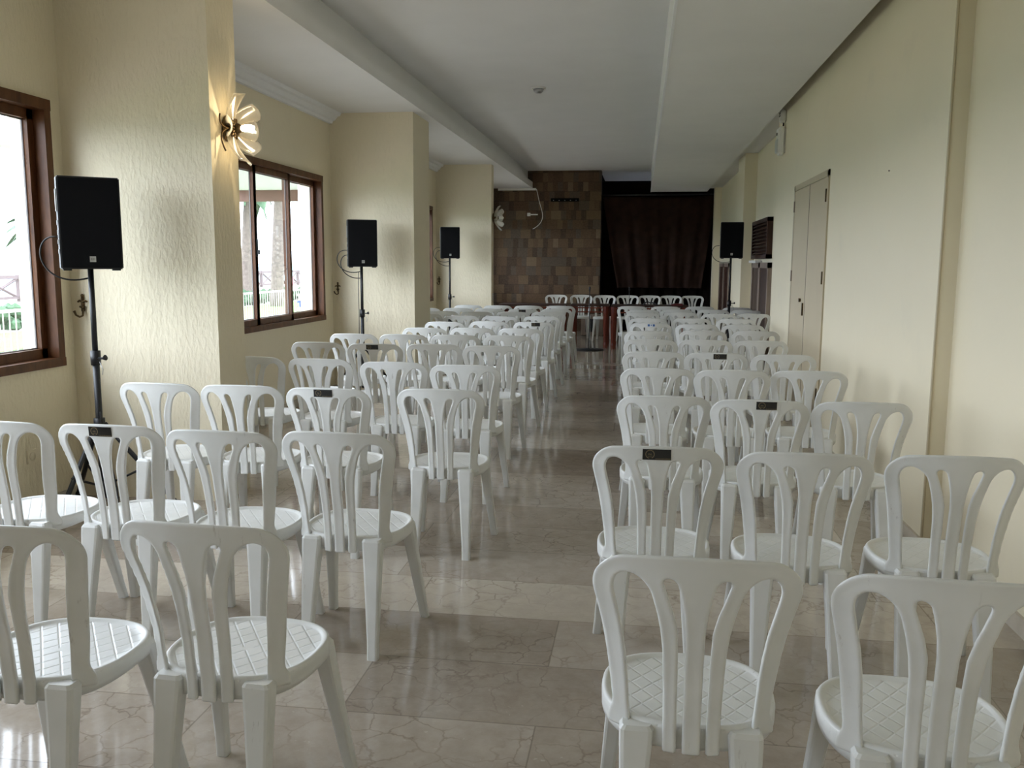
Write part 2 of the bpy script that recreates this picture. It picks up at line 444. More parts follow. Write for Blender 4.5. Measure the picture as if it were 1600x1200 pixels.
# ceilings
sbox('ceiling', (-2.44, YB, ZM), (2.4, 22, ZM + 0.2), M_CEIL)
st(boxes('ceiling_low_left', [((XL, YB, ZL), (-2.335, YF, ZL + 0.128)), ((XL, YB, ZL + 0.1), (-2.44, YF, ZM + 0.05))], M_CEIL))
sbox('ceiling_soffit', (0.163, YB, 2.935), (1.318, YF, ZM), M_CEIL)
sbox('trim_2', (0.155, YB, 2.930), (0.172, YF, 2.96), M_CORN)
sbox('ceiling_recess', (1.30, YRE - 0.25, ZG), (XRR, YF, ZM), M_CEIL)
sbox('baseboard_right', (XR - 0.014, 4.56, 0), (XR, YRE, 0.075), M_BASE)
sbox('baseboard_near', (XN - 0.014, YB, 0), (XN, 4.552, 0.075), M_BASE)
sbox('baseboard_left', (XL, YB, 0), (XL + 0.014, YF, 0.075), M_BASE)
sbox('trim_3', (XL + 0.3, YF - 0.03, 2.985), (-2.26, YF, 3.03), M_WHITEP)
# cornice over the windows, one run between each pair of pillars
edges = [YB] + [v for p in PIL for v in p] + [YF]
for i in range(0, len(edges), 2):
    y0, y1 = edges[i] + 0.002, edges[i + 1] - 0.002
    prof = [(0, -0.11), (0.035, -0.11), (0.045, -0.085), (0.07, -0.075), (0.095, -0.04), (0.125, -0.03), (0.14, 0), (0, 0)]
    bm = bmesh.new()
    A = [bm.verts.new((XL + x, y0, ZL + z)) for x, z in prof]; B = [bm.verts.new((XL + x, y1, ZL + z)) for x, z in prof]
    for k in range(len(prof)):
        bm.faces.new((A[k], A[(k + 1) % len(prof)], B[(k + 1) % len(prof)], B[k]))
    bm.faces.new(A); bm.faces.new(B)
    st(obj('trim_%d' % (4 + i // 2), bm, M_CORN))

# windows
def window(n, y0, y1):
    root = bpy.data.objects.new('window_%d' % n, None); COL.objects.link(root)
    root.location = (XL, (y0 + y1) / 2, WZ0); st(root)
    L = y1 - y0; h = WZ1 - WZ0; c = L / 2
    f = 0.055
    # outer frame, a little proud of the wall
    boxes('window_frame', [((-0.10, -c, 0), (0.018, -c + f, h)), ((-0.10, c - f, 0), (0.018, c, h)),
                           ((-0.10, -c, h - 0.06), (0.022, c, h)), ((-0.10, -c, 0), (0.022, c, 0.05))], M_WFRAME, root)
    box('window_sill', (-0.25, -c, -0.02), (-0.10, c, 0.008), M_TRIMW, root)
    ns = 4
    wsh = (L - 2 * f) / ns
    s = 0.05
    for k in range(ns):
        a = -c + f + k * wsh; b = a + wsh
        x0, x1 = (-0.045, -0.012) if k in (1, 2) else (-0.088, -0.055)
        if k in (1, 2): a -= 0.02; b += 0.02
        z0, z1 = 0.05, h - 0.06
        sa = boxes('sash', [((x0, a, z0), (x1, a + s, z1)), ((x0, b - s, z0), (x1, b, z1)),
                            ((x0, a, z0), (x1, b, z0 + 0.055)), ((x0, a, z1 - 0.055), (x1, b, z1))], M_WFRAME, root)
        gx0, gx1 = x0 - 0.003, x0 + 0.006; e = 0.008
        boxes('gasket', [((gx0, a + s, z0 + 0.055), (gx1, a + s + e, z1 - 0.055)), ((gx0, b - s - e, z0 + 0.055), (gx1, b - s, z1 - 0.055)),
                         ((gx0, a + s, z0 + 0.055), (gx1, b - s, z0 + 0.055 + e)), ((gx0, a + s, z1 - 0.055 - e), (gx1, b - s, z1 - 0.055))], M_WALU, sa)
        xm = (x0 + x1) / 2
        box('pane', (xm - 0.002, a + s, z0 + 0.055), (xm + 0.002, b - s, z1 - 0.055), M_GLASS, sa)
        if k == 2:
            bm = bmesh.new(); add_box(bm, (x1, a + 0.010, 0.66), (x1 + 0.012, a + 0.032, 0.82)); add_box(bm, (x1 + 0.01, a + 0.012, 0.68), (x1 + 0.03, a + 0.030, 0.72))
            obj('sash_handle', bm, M_BLACK, sa)
for i, (a, b) in enumerate(WIN): window(i + 1, a, b)
# cream cupboard double door in the right wall
def closet():
    r = bpy.data.objects.new('door_1', None); COL.objects.link(r); r.location = (XR, 8.0, 0); st(r)
    y0, y1, h = -0.77, 0.79, 2.165
    boxes('door_frame', [((-0.012, y0, 0), (0.0, y0 + 0.05, h)), ((-0.012, y1 - 0.05, 0), (0.0, y1, h)), ((-0.012, y0, h - 0.05), (0.0, y1, h))], M_TRIMW, r, 0.002)
    for k, (a, b) in enumerate(((y0 + 0.055, -0.003), (0.003, y1 - 0.055))):
        lf = box('door_leaf', (-0.010, a, 0.02), (0.004, b, h - 0.055), M_TRIMW, r, 0.003)
        hy = a + 0.0 if k == 0 else b
        boxes('hinge', [((-0.02, hy - 0.012, z), (-0.008, hy + 0.012, z + 0.10)) for z in (0.35, 1.28, 1.92)], M_MIDWOOD if k else M_BRONZE, lf)
        if k == 1:
            box('door_handle', (-0.022, a + 0.05, 0.99), (-0.010, a + 0.075, 1.10), M_BRONZE, lf)
            bm = bmesh.new(); bmesh.ops.create_cone(bm, cap_ends=True, segments=16, radius1=0.018, radius2=0.014, depth=0.02, matrix=Matrix.Translation((-0.018, a + 0.19, 1.12)) @ Matrix.Rotation(PI / 2, 4, 'Y'))
            obj('lock', bm, M_BRONZE, lf)
    box('door_gap_shade', (-0.0112, -0.004, 0.02), (-0.0095, 0.004, h - 0.055), M_DKWOOD, r)  # dark strip standing in for the shade between the two leaves
closet()
# dark door and louvred shutter in the far recess
def recess_door(n, y0, y1, louvre):
    r = bpy.data.objects.new('door_%d' % n, None); COL.objects.link(r); r.location = (XRR, (y0 + y1) / 2, 0); st(r)
    c = (y1 - y0) / 2; h = 1.46
    boxes('door_frame', [((-0.05, -c, 0), (0, -c + 0.07, h)), ((-0.05, c - 0.10, 0), (0, c, h)), ((-0.05, -c, h - 0.07), (0, c, h)), ((-0.05, -0.07, 0), (0, 0.09, h))], M_MIDWOOD, r)
    for a, b in ((-c + 0.07, -0.07), (0.09, c - 0.10)):
        box('door_leaf', (-0.035, a, 0.01), (-0.003, b, h - 0.07), M_DKWOOD, r)
    if louvre:
        sh = boxes('shutter', [((-0.07, -c + 0.05, h + 0.05), (0, -c + 0.12, h + 0.56)), ((-0.07, c - 0.12, h + 0.05), (0, c - 0.05, h + 0.56)),
                               ((-0.07, -c + 0.05, h + 0.05), (0, c - 0.05, h + 0.10)), ((-0.07, -c + 0.05, h + 0.51), (0, c - 0.05, h + 0.56)), ((-0.02, -c + 0.1, h + 0.08), (0, c - 0.1, h + 0.53))], M_DKWOOD, r)
        bm = bmesh.new()
        for k in range(9):
            z = h + 0.13 + k * 0.045
            bmesh.ops.create_cube(bm, size=1, matrix=Matrix.Translation((-0.045, 0, z)) @ Matrix.Rotation(math.radians(-40), 4, 'Y') @ Matrix.Diagonal((0.05, 2 * c - 0.24, 0.008, 1)))
        obj('slats', bm, M_DKWOOD, sh)
        box('door_shelf', (-0.09, 0.1, h - 0.005), (0, c, h + 0.03), M_WHITEP, r)
recess_door(2, 11.35, 13.0, True)
recess_door(3, 16.4, 18.3, False)

# ------------------------------------------------------------------ curtain and its backdrop
def cloth(name, mat, y, xa, xb, za, zb, nf, amp, label, seed, parent=None):
    rnd = random.Random(seed)
    bm = bmesh.new(); nx, nz = 90, 40
    ph = [rnd.uniform(0, 6.28) for _ in range(6)]
    g = []
    for j in range(nz + 1):
        t = j / nz
        xl = xa[0] + (xa[1] - xa[0]) * (1 - t); xr = xb[0] + (xb[1] - xb[0]) * (1 - t)
        row = []
        for i in range(nx + 1):
            s = i / nx
            x = xl + (xr - xl) * s
            d = (math.sin(s * nf * 6.283 + ph[0] + 1.5 * t) + 0.5 * math.sin(s * nf * 11.3 + ph[1] - 2 * t)) * amp * (1.15 - t)
            z = za + (zb - za) * t - 0.03 * math.sin(s * PI) * t
            row.append(bm.verts.new((x, y + d, z)))
        g.append(row)
    for j in range(nz):
        for i in range(nx): bm.faces.new((g[j][i], g[j][i + 1], g[j + 1][i + 1], g[j + 1][i]))
    o = obj(name, bm, mat, parent, smooth=True)
    md = o.modifiers.new('thickness', 'SOLIDIFY'); md.thickness = 0.004
    return o
c1 = cloth('backdrop_curtain', M_CURT2, 19.62, (-0.86, -0.86), (1.58, 1.58), 0.01, 3.2, 9, 0.045, None, 3)
tag(c1, 'nearly black full-length curtain hanging behind the brown cloth', 'curtain')
# the hem narrows towards the bottom: xa = (top, bottom), row t=0 is the bottom
c2 = cloth('curtain', M_CURT, 19.3, (-0.86, -0.50), (1.53, 1.27), 0.93, 2.87, 6, 0.035, None, 5)
tag(c2, 'brown cloth curtain tapering to its hem, hung right of the wood mosaic wall', 'curtain')
t_ = tube('curtain_rail', [(-0.87, 19.3, 2.89), (1.6, 19.3, 2.89)], 0.015, M_BLACK); tag(t_, 'thin dark rail carrying the brown curtain', 'curtain rail')

# ------------------------------------------------------------------ the plastic chair
def smooth_tab(tab, n=400, kw=17):
    xs = np.linspace(-0.02, 0.5, n)
    t = np.array([a for a, _ in tab]); v = np.array([b for _, b in tab])
    y = np.interp(xs, t, v)
    k = np.hanning(kw); k /= k.sum()
    y = np.convolve(np.pad(y, kw // 2, mode='edge'), k, mode='valid')
    return lambda q: float(np.interp(q, xs, y))
KX = 0.995
f_O = smooth_tab([(0, .2195), (.05, .220), (.09, .2155), (.13, .206), (.18, .195), (.24, .185), (.30, .177), (.36, .170), (.378, .170), (.392, .175), (.400, .179), (.46, .180)], kw=19)
f_U = smooth_tab([(0, .175), (.05, .176), (.09, .173), (.13, .1645), (.18, .1535), (.24, .145), (.30, .140), (.36, .136), (.46, .128)], kw=31)
f_So = smooth_tab([(0, .125), (.045, .110), (.056, .105), (.085, .092), (.127, .080), (.169, .0712), (.22, .0655), (.30, .0625), (.36, .061), (.46, .060)], kw=27)
f_Si = smooth_tab([(0, .086), (.045, .075), (.056, .071), (.085, .061), (.127, .046), (.169, .0360), (.24, .0335), (.46, .0315)])
f_C = smooth_tab([(0, .052), (.045, .0435), (.056, .040), (.085, .032), (.127, .0240), (.169, .0203), (.24, .0195), (.46, .0185)])
f_y0 = smooth_tab([(0, -.058), (.1, -.050), (.2, -.034), (.3, -.017), (.4, -.008), (.46, -.008)])
f_k = smooth_tab([(0, .8), (.08, 1.05), (.2, 1.75), (.3, 2.05), (.38, 2.15), (.46, 2.2)])
ZT = 0.84
def crown(u): return 0.014 * (abs(u) / 0.22) ** 2.2
def sdf(u, t):
    au = abs(u)
    tt = t - crown(u)
    r = 0.072
    qx = au - (f_O(max(t, 0)) - r); qy = r - tt
    d = r - math.hypot(max(qx, 0), max(qy, 0)) - min(max(qx, qy), 0)
    def hole(a, b, t0):
        c = (a(t) + b(t)) / 2; wd = (b(t) - a(t)) / 2
        t1 = t0 + wd
        if t > t1: return abs(au - c) - wd
        return math.hypot(au - c, t1 - t) - wd
    d = min(d, hole(f_So, f_U, 0.043), hole(f_C, f_Si, 0.048))
    tmax = 0.455 if au < 0.08 else 0.425
    return min(d, tmax - t)
def backrest_mesh():
    h = 0.0052
    nu = int(0.232 / h) ; us = [(-nu + i) * h for i in range(2 * nu + 1)]
    nt_ = int(0.475 / h) + 2; ts = [-0.006 + j * h for j in range(nt_)]
    V = [[sdf(u, t) for t in ts] for u in us]
    keys = {}; pts = []
    def vert(key, u, t, f):
        if key not in keys: keys[key] = len(pts); pts.append((u, t, max(f, 0)))
        return keys[key]
    faces = []
    for i in range(len(us) - 1):
        for j in range(len(ts) - 1):
            cs = [(i, j), (i + 1, j), (i + 1, j + 1), (i, j + 1)]
            vals = [V[a][b] for a, b in cs]
            if max(vals) <= 0: continue
            poly = []
            for k in range(4):
                a, b = cs[k], cs[(k + 1) % 4]; fa, fb = vals[k], vals[(k + 1) % 4]
                if fa > 0: poly.append(vert(a, us[a[0]], ts[a[1]], fa))
                if (fa > 0) != (fb > 0):
                    q = fa / (fa - fb)
                    key = (min(a, b), max(a, b))
                    poly.append(vert(key, us[a[0]] + (us[b[0]] - us[a[0]]) * q, ts[a[1]] + (ts[b[1]] - ts[a[1]]) * q, 0))
            if len(poly) >= 3: faces.append(poly)
    bm = bmesh.new(); fr = []; bk = []
    for u, t, f in pts:
        y0 = f_y0(t); k = f_k(t)
        nx, ny = -2 * k * u, 1.0; L = math.hypot(nx, ny); nx /= L; ny /= L
        q = min(f / 0.0022, 1.0)
        th = 0.0030 + 0.0020 * math.sqrt(max(0, 1 - (1 - q) ** 2))
        # a shallow channel runs down the wide parts, as moulded chairs have
        dish = 0.0012 * min(max((f - 0.006) / 0.008, 0), 1)
        x = u * KX; y = y0 + k * u * u; z = ZT - t
        fr.append(bm.verts.new((x + nx * th, y + ny * th, z)))
        bk.append(bm.verts.new((x - nx * (th - dish), y - ny * (th - dish), z)))
    edge_n = {}
    for p in faces:
        for k in range(len(p)):
            e = (p[k], p[(k + 1) % len(p)]); edge_n[e] = 1
        try:
            bm.faces.new([fr[i] for i in p]); bm.faces.new([bk[i] for i in reversed(p)])
        except ValueError: pass
    for (a, b) in edge_n:
        if (b, a) not in edge_n:
            try: bm.faces.new((fr[b], fr[a], bk[a], bk[b]))
            except ValueError: pass
    return bm
SW, SD = 0.200, 0.185
def seat_xy(a, k=1.0):
    c, s = math.cos(a), math.sin(a)
    e = 2 / 2.5
    wx = SW * (1.0 + 0.03 * s)
    return wx * math.copysign(abs(c) ** e, c) * k, 0.188 + SD * math.copysign(abs(s) ** e, s) * k
def seat_mesh():
    bm = bmesh.new(); n = 64
    rear = lambda a: max(0, -math.sin(a))
    prof = [(0.18, .4345), (0.4, .435), (0.6, .4355), (0.8, .4365), (0.885, .4372), (0.905, .4395), (0.925, .4425), (0.95, .4445), (0.975, .4435), (0.992, .439), (1.0, .431)]
    rings = []
    for k, z in prof:
        rings.append([(seat_xy(2 * PI * i / n, k), z) for i in range(n)])
    def low(a): return 0.400 - 0.014 * rear(a) ** 2 + 0.010 * math.cos(4 * a) * 0.3
    for q in (0.3, 0.65, 1.0):
        rings.append([(seat_xy(2 * PI * i / n, 1.0 - 0.004 * q), .431 + (low(2 * PI * i / n) - .431) * q) for i in range(n)])
    rings.append([(seat_xy(2 * PI * i / n, 0.975), low(2 * PI * i / n)) for i in range(n)])
    rings.append([(seat_xy(2 * PI * i / n, 0.965), .427) for i in range(n)])
    R = [[bm.verts.new((p[0], p[1], z)) for p, z in r] for r in rings]
    for a, b in zip(R, R[1:]):
        for i in range(n): bm.faces.new((a[i], a[(i + 1) % n], b[(i + 1) % n], b[i]))
    c = bm.verts.new((0, 0.188, .434))
    for i in range(n): bm.faces.new((c, R[0][(i + 1) % n], R[0][i]))
    bm.faces.new(list(reversed(R[-1])))
    return bm
def leg_mesh(top, foot, wt, dt, wf, df, shoulder):
    """tapering leg with chamfered corners and a shallow open channel at the inner rear"""
    bm = bmesh.new(); n = 15; rings = []
    for j in range(n + 1):
        q = [0, 0.022][j] if j < 2 else 0.022 + (j - 1) / (n - 1) * 0.978
        c = Vector(top).lerp(Vector(foot), q)
        bul = math.exp(-((q - 0.06) / 0.10) ** 2) * shoulder
        if j == 0: bul -= 0.014
        wv = wt + (wf - wt) * min(q * 1.15, 1) + bul; dv = dt + (df - dt) * min(q * 1.15, 1) + bul * 0.6
        ch = 0.22 * min(wv, dv)
        hw, hd = wv / 2, dv / 2
        pr = [(-hw + ch, -hd), (hw - ch, -hd), (hw - ch * .3, -hd + ch * .3), (hw, -hd + ch), (hw, hd - ch), (hw - ch * .3, hd - ch * .3), (hw - ch, hd), (-hw + ch, hd), (-hw + ch * .3, hd - ch * .3), (-hw, hd - ch), (-hw, -hd + ch), (-hw + ch * .3, -hd + ch * .3)]
        rings.append([bm.verts.new((c.x + x, c.y + y, c.z)) for x, y in pr])
    for a, b in zip(rings, rings[1:]):
        m = len(a)
        for k in range(m): bm.faces.new((a[k], a[(k + 1) % m], b[(k + 1) % m], b[k]))
    bm.faces.new(rings[0]); bm.faces.new(rings[-1])
    return bm
CH_LABEL = 'white plastic chair with fanned back slats'
chair0 = thing('plastic_chair', CH_LABEL, 'chair')
o_back = obj('backrest', backrest_mesh(), M_PL, chair0, smooth=True)
o_seat = obj('seat', seat_mesh(), M_SEAT, chair0, smooth=True)
for s in (-1, 1):
    for nm, tp, ft, a in (('leg', (s * .116, .022, .436), (s * .130, -.036, 0), (.074, .050, .040, .034, .002)), ('leg', (s * .158, .290, .428), (s * .198, .385, 0), (.052, .046, .034, .032, .004))):
        lg = obj('leg', leg_mesh(tp, ft, *a), M_PL, chair0, smooth=True)
        md = lg.data
        for p in md.polygons: p.use_smooth = False
parts0 = list(chair0.children)

def back_point(u, t, off):
    k = f_k(t); nx, ny = -2 * k * u, 1.0; L = math.hypot(nx, ny)
    return Vector((u * KX - nx / L * off, f_y0(t) + k * u * u - ny / L * off, ZT - t))
def sticker(parent, blue=False, u0=-0.052, u1=0.040, t0=0.009, t1=0.045):
    def patch(name, a, b, c, d, off, mat, par, th=0.0006):
        bm = bmesh.new(); n = 8; g = []
        for i in range(n + 1):
            u = a + (b - a) * i / n
            g.append([bm.verts.new(back_point(u, t, o)) for t in (c, d) for o in (off - th, off)])
        for p, q in zip(g, g[1:]):
            bm.faces.new((p[1], q[1], q[3], p[3])); bm.faces.new((p[0], p[2], q[2], q[0]))
            bm.faces.new((p[0], q[0], q[1], p[1])); bm.faces.new((p[2], p[3], q[3], q[2]))
        bm.faces.new((g[0][0], g[0][1], g[0][3], g[0][2])); bm.faces.new((g[-1][0], g[-1][1], g[-1][3], g[-1][2]))
        return obj(name, bm, mat, par)
    if blue:
        s = patch('sticker', -0.030, 0.045, 0.012, 0.040, 0.0060, M_LWHITE, parent); s['label'] = 'small blue and white sticker'
        patch('print', -0.029, -0.008, 0.014, 0.036, 0.0064, M_BLUE, s); patch('print', 0.022, 0.043, 0.014, 0.036, 0.0064, M_BLUE, s)
        patch('print', 0.003, 0.011, 0.018, 0.030, 0.0064, M_BLUE, s)
        return
    s = patch('sticker', u0, u1, t0, t1, 0.0060, M_LABELK, parent); s['label'] = 'black rectangular sticker with a round gold emblem'
    bm = bmesh.new(); cu, ct = u0 + 0.024, (t0 + t1) / 2 - 0.001
    n = 28; V = []
    for i in range(n):
        a = 2 * PI * i / n
        V.append([bm.verts.new(back_point(cu + r * math.cos(a), ct + r * math.sin(a), 0.0065)) for r in (0.0125, 0.0150)])
    for i in range(n):
        p, q = V[i], V[(i + 1) % n]
        if i in (5, 6, 7): continue
        bm.faces.new((p[0], p[1], q[1], q[0]))
    for a, b in (((-0.006, 0.004), (-0.003, -0.003)), ((-0.003, -0.003), (0.0, 0.004)), ((0.0, 0.004), (0.003, -0.003)), ((0.003, -0.003), (0.006, 0.004)), ((-0.007, 0.0085), (0.007, 0.0085))):
        pa = (cu + a[0], ct + a[1]); pb = (cu + b[0], ct + b[1])
        dx, dy = pb[0] - pa[0], pb[1] - pa[1]; L = math.hypot(dx, dy); wx, wy = -dy / L * 0.0006, dx / L * 0.0006
        bm.faces.new([bm.verts.new(back_point(x, y, 0.0066)) for x, y in ((pa[0] + wx, pa[1] + wy), (pb[0] + wx, pb[1] + wy), (pb[0] - wx, pb[1] - wy), (pa[0] - wx, pa[1] - wy))])
    x = cu + 0.018
    while x < u1 - 0.004:
        L = 0.0022
        bm.faces.new([bm.verts.new(back_point(a, b, 0.0066)) for a, b in ((x, t1 - 0.0055), (x + L, t1 - 0.0055), (x + L, t1 - 0.003), (x, t1 - 0.003))])
        x += 0.0038
    obj('emblem', bm, M_GOLD, s)
used = [False]
def place_chair(x, y, rz, label, group, stick=None, z=0.0):
    if not used[0]:
        r = chair0; used[0] = True
    else:
        r = chair0.copy(); COL.objects.link(r)
        for p in parts0:
            c = p.copy(); COL.objects.link(c); c.parent = r
    r.location = (x, y, z); r.rotation_euler = (0, 0, rz)
    r['label'] = label; r['category'] = 'chair'; r['group'] = group
    if stick == 'black': sticker(r)
    elif stick == 'black_right': sticker(r, u0=-0.02, u1=0.068)
    elif stick == 'blue': sticker(r, blue=True)
    return r
ORD = ['nearest', 'second', 'third', 'fourth', 'fifth', 'sixth', 'seventh', 'eighth', 'ninth', 'tenth', 'eleventh', 'twelfth']
RIGHT = [
 [(.13, 1.82), (.61, 1.77)],
 [(.07, 2.93), (.54, 2.91), (1.01, 2.94)],
 [(.12, 4.08), (.54, 4.03), (.98, 4.04)],
 [(.11, 5.16), (.53, 5.15), (.96, 5.19)],
 [(.10, 6.15), (.52, 6.14), (.96, 6.10)],
 [(.09, 7.15), (.52, 7.18), (.95, 7.19)],
 [(.08, 8.05), (.57, 8.20), (1.04, 8.23)],
 [(.11, 9.15), (.57, 9.05), (1.02, 9.05)],
 [(.09, 9.93), (.57, 10.02), (1.05, 10.01)],
 [(.03, 11.09), (.50, 11.27), (.95, 11.04), (1.37, 11.12)],
 [(.04, 11.83), (.48, 12.0), (.96, 12.02), (1.38, 11.98)],
 [(-.11, 12.77), (.36, 12.79), (.84, 12.88), (1.34, 12.72)]]
LEFT = [
 [(-1.0, 1.88), (-1.46, 1.80)],
 [(-1.06, 2.99), (-1.485, 2.95), (-1.94, 2.99), (-2.385, 2.99)],
 [(-.94, 4.11), (-1.48, 4.05), (-1.93, 4.07), (-2.365, 4.07)],
 [(-1.02, 5.12), (-1.48, 5.20), (-1.98, 5.29), (-2.44, 5.33)],
 [(-1.07, 6.35), (-1.51, 6.41), (-1.95, 6.35), (-2.41, 6.40)],
 [(-1.08, 7.29), (-1.53, 7.27), (-1.97, 7.24), (-2.40, 7.22)],
 [(-1.09, 8.11), (-1.54, 8.09), (-1.98, 8.02)],
 [(-1.08, 9.04), (-1.54, 9.03), (-1.98, 8.88)],
 [(-1.11, 10.03), (-1.58, 9.95), (-2.03, 9.97), (-2.53, 10.28)],
 [(-1.13, 11.00), (-1.57, 10.92), (-2.01, 10.83), (-2.46, 10.88)],
 [(-1.10, 11.72), (-1.53, 11.60), (-1.98, 11.62), (-2.42, 11.67), (-2.85, 11.60)],
 [(-1.13, 12.64), (-1.58, 12.56), (-2.02, 12.54), (-2.45, 12.54)]]
STK = {('R', 1, 0): 'black', ('R', 2, 1): 'black_right', ('R', 4, 1): 'black_right', ('R', 7, 0): 'blue',
       ('L', 1, 2): 'black', ('L', 2, 1): 'black', ('L', 4, 2): 'black', ('L', 7, 0): 'black_right', ('L', 10, 1): 'black'}
SEATW = ['aisle seat', 'second seat from the aisle', 'third seat from the aisle', 'fourth seat from the aisle', 'fifth seat from the aisle']
rc = random.Random(11)
for side, rows, word in (('R', RIGHT, 'right'), ('L', LEFT, 'left')):
    for i, row in enumerate(rows):
        for k, (x, y) in enumerate(row):
            s = STK.get((side, i, k))
            base = 'white slatted plastic chair' if not s else ('white plastic chair with blue-and-white sticker' if s == 'blue' else 'white plastic chair with black sticker')
            lab = '%s, %s of the aisle, %s row, %s' % (base, word, ORD[i], SEATW[k].replace(' from the aisle', '').replace(' seat', '') + (' seat' if k == 0 else ' seat out'))
            rz = math.radians(rc.uniform(-1.6, 1.6))
            if side == 'L': rz += math.radians(-1.0)
            if (side, i, k) in (('R', 0, 1),): rz = math.radians(-3)
            if (side, i, k) in (('L', 1, 0), ('L', 0, 0)): rz = math.radians(-3)
            place_chair(x, y, rz, lab, 'white plastic chairs %s of the aisle' % word, s)
TCH = [(-1.61, 16.95), (-1.13, 17.0), (-.68, 16.87), (-.27 + .03, 16.95), (.17, 17.0), (.57, 17.05), (.98, 17.1)]
tw = ['leftmost chair, alone', 'second chair from the left', 'third chair from the left', 'middle chair', 'third chair from the right', 'second chair from the right', 'rightmost chair, by the curtain edge']
for (x, y), t in zip(TCH, tw):
    place_chair(x, y + 0.12, PI, 'white plastic chair facing the camera behind the tables, %s' % t, 'white plastic chairs behind the tables')

# ------------------------------------------------------------------ speakers, stands, cables
def speaker(loc, yaw, label):
    t = thing('loudspeaker', label, 'loudspeaker', loc, yaw, 'black loudspeakers on stands')
    W, D, Hh = 0.305, 0.27, 0.485
    # cabinet narrows towards the back (local -y is the front)
    bm = bmesh.new()
    pr = [(-W / 2, -D / 2), (W / 2, -D / 2), (W / 2, -D / 2 + 0.10), (W / 2 - 0.055, D / 2), (-W / 2 + 0.055, D / 2), (-W / 2, -D / 2 + 0.10)]
    A = [bm.verts.new((x, y, 0)) for x, y in pr]; B = [bm.verts.new((x, y, Hh)) for x, y in pr]
    for k in range(6): bm.faces.new((A[k], A[(k + 1) % 6], B[(k + 1) % 6], B[k]))
    bm.faces.new(A); bm.faces.new(B)
    bmesh.ops.bevel(bm, geom=list(bm.edges), offset=0.006, segments=2, affect='EDGES')
    cab = obj('cabinet', bm, M_BLACK, t)
    box('grille', (-W / 2 + 0.008, -D / 2 - 0.006, 0.008), (W / 2 - 0.008, -D / 2 + 0.004, Hh - 0.008), M_GRILL, t, 0.003)
    bd = box('badge', (-0.013, -D / 2 - 0.008, 0.038), (0.017, -D / 2 - 0.005, 0.068), M_SILVER, t)
    # the two small letters on the badge
    yb = -D / 2 - 0.009
    boxes('lettering', [((-0.008, yb, 0.046), (-0.0065, yb + 0.002, 0.060)), ((-0.0030, yb, 0.046), (-0.0015, yb + 0.002, 0.060)), ((-0.008, yb, 0.0522), (-0.0015, yb + 0.002, 0.0538)),
                        ((0.0035, yb, 0.046), (0.005, yb + 0.002, 0.060)), ((0.005, yb, 0.0522), (0.010, yb + 0.002, 0.0538)), ((0.010, yb, 0.054), (0.0115, yb + 0.002, 0.060)), ((0.010, yb, 0.046), (0.0115, yb + 0.002, 0.0522))], M_BLACK, bd)
    for sx in (-1, 1):
        box('foot', (sx * 0.12 - 0.02, -D / 2 + 0.02, -0.008), (sx * 0.12 + 0.02, -D / 2 + 0.06, 0.002), M_RUBBER, t)
    box('handle', (-W / 2 - 0.006, -D / 2 + 0.03, 0.30), (-W / 2 + 0.004, -D / 2 + 0.065, 0.42), M_METALG, t, 0.003)
    boxes('socket', [((-W / 2 - 0.004, -D / 2 + 0.035, z), (-W / 2 + 0.003, -D / 2 + 0.06, z + 0.025)) for z in (0.08, 0.13, 0.18, 0.23)], M_METALG, t)
    return t
def stand(loc, h, ang0, label, rad=0.44):
    t = thing('speaker_stand', label, 'speaker stand', loc, 0, 'black tripod speaker stands')
    tube('pole', [(0, 0, 0.10), (0, 0, 0.93)], 0.0185, M_BLACK, t, 14)
    tube('pole', [(0, 0, 0.90), (0, 0, h)], 0.015, M_BLACK, t, 14)
    tube('collar', [(0, 0, 0.86), (0, 0, 0.94)], 0.027, M_BLACK, t, 14)
    tube('leg_hub', [(0, 0, 0.50), (0, 0, 0.56)], 0.03, M_BLACK, t, 14)
    tube('knob', [(0.02, -0.01, 0.90), (0.055, -0.02, 0.90), (0.075, -0.025, 0.905)], [0.006, 0.006, 0.016], M_BLACK, t)
    tube('pin', [(0.035, -0.02, 0.88), (0.06, -0.03, 0.84), (0.055, -0.03, 0.81)], 0.002, M_METALG, t, 6)
    bm = bmesh.new(); add_tube(bm, [(0, 0, 0.15), (0, 0, 0.20)], 0.027, 14)
    obj('lower_collar', bm, M_BLACK, t, smooth=True)
    for k in range(3):
        a = math.radians(ang0 + 120 * k); c, s = math.cos(a), math.sin(a)
        lg = tube('leg', [(0.025 * c, 0.025 * s, 0.53), (rad * c, rad * s, 0.022)], 0.0135, M_BLACK, t, 10)
        tube('rubber_foot', [((rad - 0.035) * c, (rad - 0.035) * s, 0.062), ((rad + 0.0) * c, (rad + 0.0) * s, 0.018), ((rad + 0.01) * c, (rad + 0.01) * s, 0.017)], [0.018, 0.018, 0.016], M_RUBBER, lg, 10)
        tube('brace', [(0.02 * c, 0.02 * s, 0.175), (0.24 * c, 0.24 * s, 0.27)], 0.007, M_BLACK, t, 6)
    return t
SP = [((-2.99, 4.50), 39, 1.39, -95, 'by the first pillar, nearest the camera'), ((-2.925, 9.08), 25, 1.39, -80, 'in front of the second pillar from the camera'),
      ((-3.02, 13.9), 16, 1.51, -90, 'in front of the farthest left pillar'), ((1.22, 12.6), -3, 1.52, -90, 'right of the curtain, beside the dark doors')]
for (x, y), yaw, z, a0, wd in SP:
    R_ = (0.40 if y < 10 else 0.37) if x < 0 else 0.18
    stand((x, y, 0), z, a0, 'black tripod speaker stand %s' % wd, R_)
    sp = speaker((x, y, z), math.radians(yaw), 'black loudspeaker on a stand %s' % wd)
